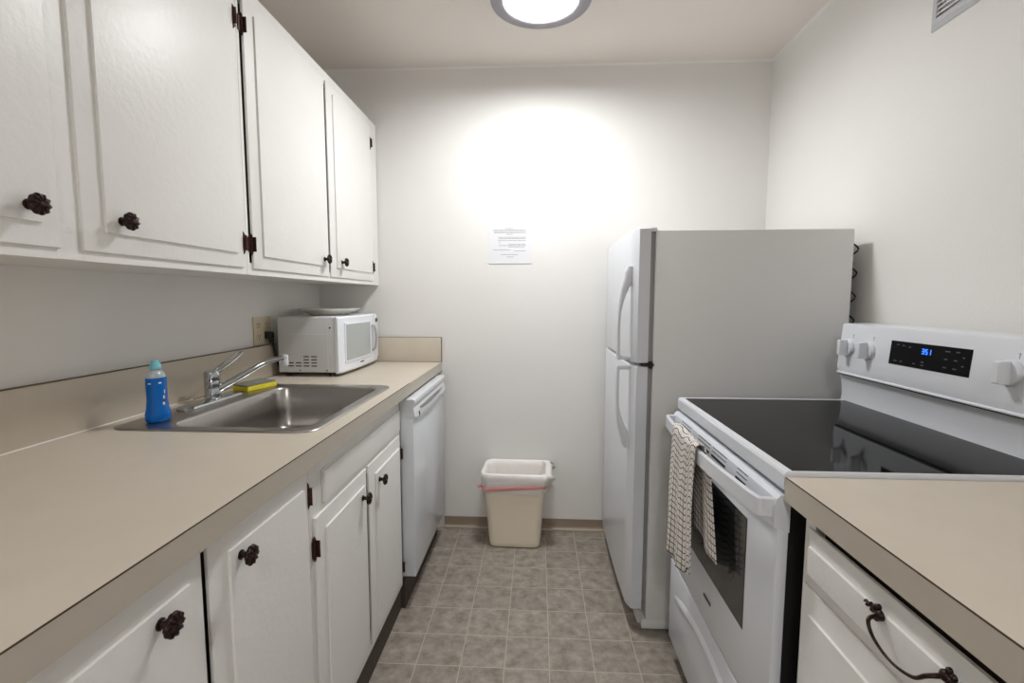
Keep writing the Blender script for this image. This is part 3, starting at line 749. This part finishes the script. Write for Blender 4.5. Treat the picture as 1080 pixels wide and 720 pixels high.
# ------------------------------------------------------------------ right base cabinet and countertop
RF, RD = .4975, .480
CY0, CY1 = .300, .874
t = thing('base_cabinet', 'white base cabinet with one drawer over a door right of the stove', 'cabinet', ((RF + XR) / 2, (CY0 + CY1) / 2, 0))
b = MB(); b.box(RF + .0185, XR - .001, CY0, CY0 + .015, .105, CB); b.box(RF + .0185, XR - .001, CY1 - .015, CY1, .105, CB); b.box(RF + .0185, XR - .001, CY0 + .015, CY1 - .015, .105, .12)
b.build('body', M['cab'], t, smooth=False)
frame(t, RF + .018, RF, CY0, CY1, .105, .858, [(.105, .140), (.715, .745)], [(CY0, CY0 + .04), (CY1 - .030, CY1)])
b = MB(); b.box(RF + .0186, RF + .0196, CY0 + .016, CY1 - .016, .121, CB - .004); b.build('gap_shade_backing', M['gapshade'], t, smooth=False)
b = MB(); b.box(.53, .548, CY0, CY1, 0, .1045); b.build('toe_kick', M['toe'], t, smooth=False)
dw = panel_door(.350, .858, .741, .839, RD, -1, 'drawer', t, w=.024)
dd = panel_door(.350, .862, .128, .732, RD, -1, 'door', t)
for hz in (.20, .65): hinge(RF - .001, .3455, hz, -1, dd, -1)
knob(RD, .40, .64, -1, dd)
# drooping bail pull with leafy ends
b = MB(); hz = .812; a0, a1 = .652, .545
mid = (a0 + a1) / 2
b.tube(bez([(RD - .004, a0, hz), (RD - .020, a0 - .004, hz - .004), (RD - .023, a0 - .020, hz - .019), (RD - .024, mid, hz - .026), (RD - .023, a1 + .020, hz - .019), (RD - .020, a1 + .004, hz - .004), (RD - .004, a1, hz)], 8), lambda u: .0018 + .0014 * abs(2 * u - 1), 10)
for ya, sg in ((a0, 1), (a1, -1)):
    b.lathe((RD - .0002, ya, hz), [(.0075, 0), (.0075, -.003), (.005, -.006), (.001, -.008)], 16, 'x')
    for dy, dz, rr in ((.010, .006, .0042), (.014, -.001, .0040), (.019, .004, .0034), (.004, .010, .0040), (.006, -.009, .0034), (.024, .0, .0028), (.028, .003, .0022)):
        c = Vector((RD - .0028, ya + sg * dy, hz + dz)); b.lathe((c.x + .0028, c.y, c.z), [(rr, 0), (rr, -.003), (rr * .6, -.005), (.0005, -.006)], 10, 'x')
    b.tube([(RD - .003, ya, hz), (RD - .003, ya + sg * .015, hz + .002), (RD - .002, ya + sg * .030, hz + .004)], lambda u: .003 - .0018 * u, 8)
b.build('bail_pull', M['bronze'], dw, angle=50)
t = thing('countertop', 'short beige laminate countertop right of the stove', 'countertop', (.80, .59, CB))
GX = .471
b = MB(); b.box(GX + .001, XR - .001, .280, .9015, CB, CT); b.build('worktop', M['lam'], t, smooth=False)
b = MB(); b.box(GX, GX + .001, .280, .9015, CB, CT - .0016); b.build('front_edge', M['lamedge'], t, smooth=False)
b = MB(); b.box(GX - .0002, GX + .0012, .280, .9015, CT - .0017, CT + .0001); b.build('edge_seam', M['seam'], t, smooth=False)
b = MB(); b.box(XR - .020, XR - .001, .280, .9015, CT, 1.050, .0015); b.build('side_backsplash', M['lam'], t)

# ------------------------------------------------------------------ waste bin and liner
t = thing('waste_bin', 'beige plastic waste bin standing against the back wall', 'waste bin', (-.105, 2.375, 0))
RZ = Matrix.Rotation(math.radians(-1.5), 4, 'Z'); BC = Vector((-.107, 2.372, 0))
def br(hx, hy, z, r=.035, dx=0, dy=0, jit=None):
    out = []
    P = rrect(-hx, hx, -hy, hy, z, r)
    for k, p in enumerate(P):
        v = Vector(p)
        if jit: v += jit(k, v)
        out.append(RZ @ (v + Vector((dx, dy, 0))) + BC)
    return out
b = MB()
b.loft([br(.118, .070, .0012, .03), br(.127, .079, .006, .034), br(.130, .081, .03), br(.152, .102, .355), br(.153, .103, .36), br(.160, .110, .362), br(.162, .112, .384), br(.160, .110, .387),
        br(.1575, .108, .385), br(.150, .101, .34), br(.128, .079, .03), br(.122, .073, .012)])
b.build('bin_body', M['cream'], t, angle=60)
t = thing('bin_liner', 'white plastic bin liner with pink drawstring folded over the waste bin rim', 'bin liner', (-.105, 2.375, .10))
def j(a, z): 
    def f(k, v):
        n = v.normalized(); w = 1.6 * a * (sin(k * 2.1 + z * 90) + .6 * sin(k * 4.7 + z * 40)); q = Vector((v.x, v.y, 0)).normalized() * w
        # gathered knot on the right-hand side
        if v.x > .10: q += Vector((.030 * max(0, 1 - abs(z - .372) / .045) * (1 + .45 * sin(k * 3 + z * 80)), 0, .006 * sin(k * 5)))
        return q + Vector((0, 0, a * .8 * sin(k * 1.7 + 2)))
    return f
b = MB()
b.loft([br(.156, .107, .296, .04, jit=j(.0022, .296)), br(.159, .110, .312, .04, jit=j(.0018, .312)), br(.163, .113, .330, .04, jit=j(.0022, .33)), br(.1645, .1150, .350, .04, jit=j(.0025, .35)), br(.1665, .1160, .372, .04, jit=j(.002, .372)), br(.1655, .1155, .388, .04, jit=j(.0012, .388)),
        br(.160, .110, .3935, .04), br(.152, .102, .390, .036), br(.144, .095, .37, .034, jit=j(.001, .36)), br(.136, .088, .30, .034, jit=j(.004, .2)), br(.120, .072, .16, .03, jit=j(.006, .1)), br(.09, .05, .10, .03, jit=j(.006, .1))], cap0=False)
ln = b.build('bag_film', M['bag'], t, angle=180)
b = MB()
def band(zc, k0):
    rings = []
    for dz, e in ((-.011, .0022), (-.005, .0040), (.004, .0042), (.010, .0022)):
        rings.append(br(.1605 + e, .1115 + e, zc + dz, .04, jit=lambda k, v: Vector((0, 0, (.55 * v.x * .12 if v.y < 0 else 0) + .0035 * sin(k * .9 + 1)))))
    return rings
b.loft(band(.322, 0), cap0=False, cap1=False)
b.lathe(tuple(RZ @ Vector((-.172, -.085, .322)) + BC), [(.002, -.010), (.009, -.006), (.011, 0), (.007, .007), (.001, .011)], 12)
b.build('drawstring', M['pink'], ln, angle=60)

# ------------------------------------------------------------------ world, camera
w = bpy.data.worlds.new('world'); bpy.context.scene.world = w; w.use_nodes = True
w.node_tree.nodes['Background'].inputs[0].default_value = (.05, .05, .05, 1)
f, pitch, yaw, roll, H = 503.08, .0898, .0528, .0016, 1.2494
cy, sy = cos(yaw), sin(yaw)
F = Vector((-sy * cos(pitch), cy * cos(pitch), -sin(pitch))); R = Vector((cy, sy, 0)); U = R.cross(F)
R2 = cos(roll) * R + sin(roll) * U; U2 = -sin(roll) * R + cos(roll) * U
cam = bpy.data.cameras.new('camera'); co = bpy.data.objects.new('camera', cam); COL.objects.link(co)
cam.sensor_fit = 'HORIZONTAL'; cam.sensor_width = 36; cam.lens = f / 1080 * 36; cam.clip_start = .02
mw = Matrix.Identity(4)
for i in range(3): mw[i][0], mw[i][1], mw[i][2], mw[i][3] = R2[i], U2[i], -F[i], (0, 0, H)[i]
co.matrix_world = mw
sc = bpy.context.scene; sc.camera = co
vs = sc.view_settings; vs.view_transform = 'Standard'; vs.look = 'None'; vs.gamma = 1; vs.exposure = 1.57; vs.use_curve_mapping = False
sc.cycles.max_bounces = 12; sc.cycles.diffuse_bounces = 8; sc.cycles.glossy_bounces = 6
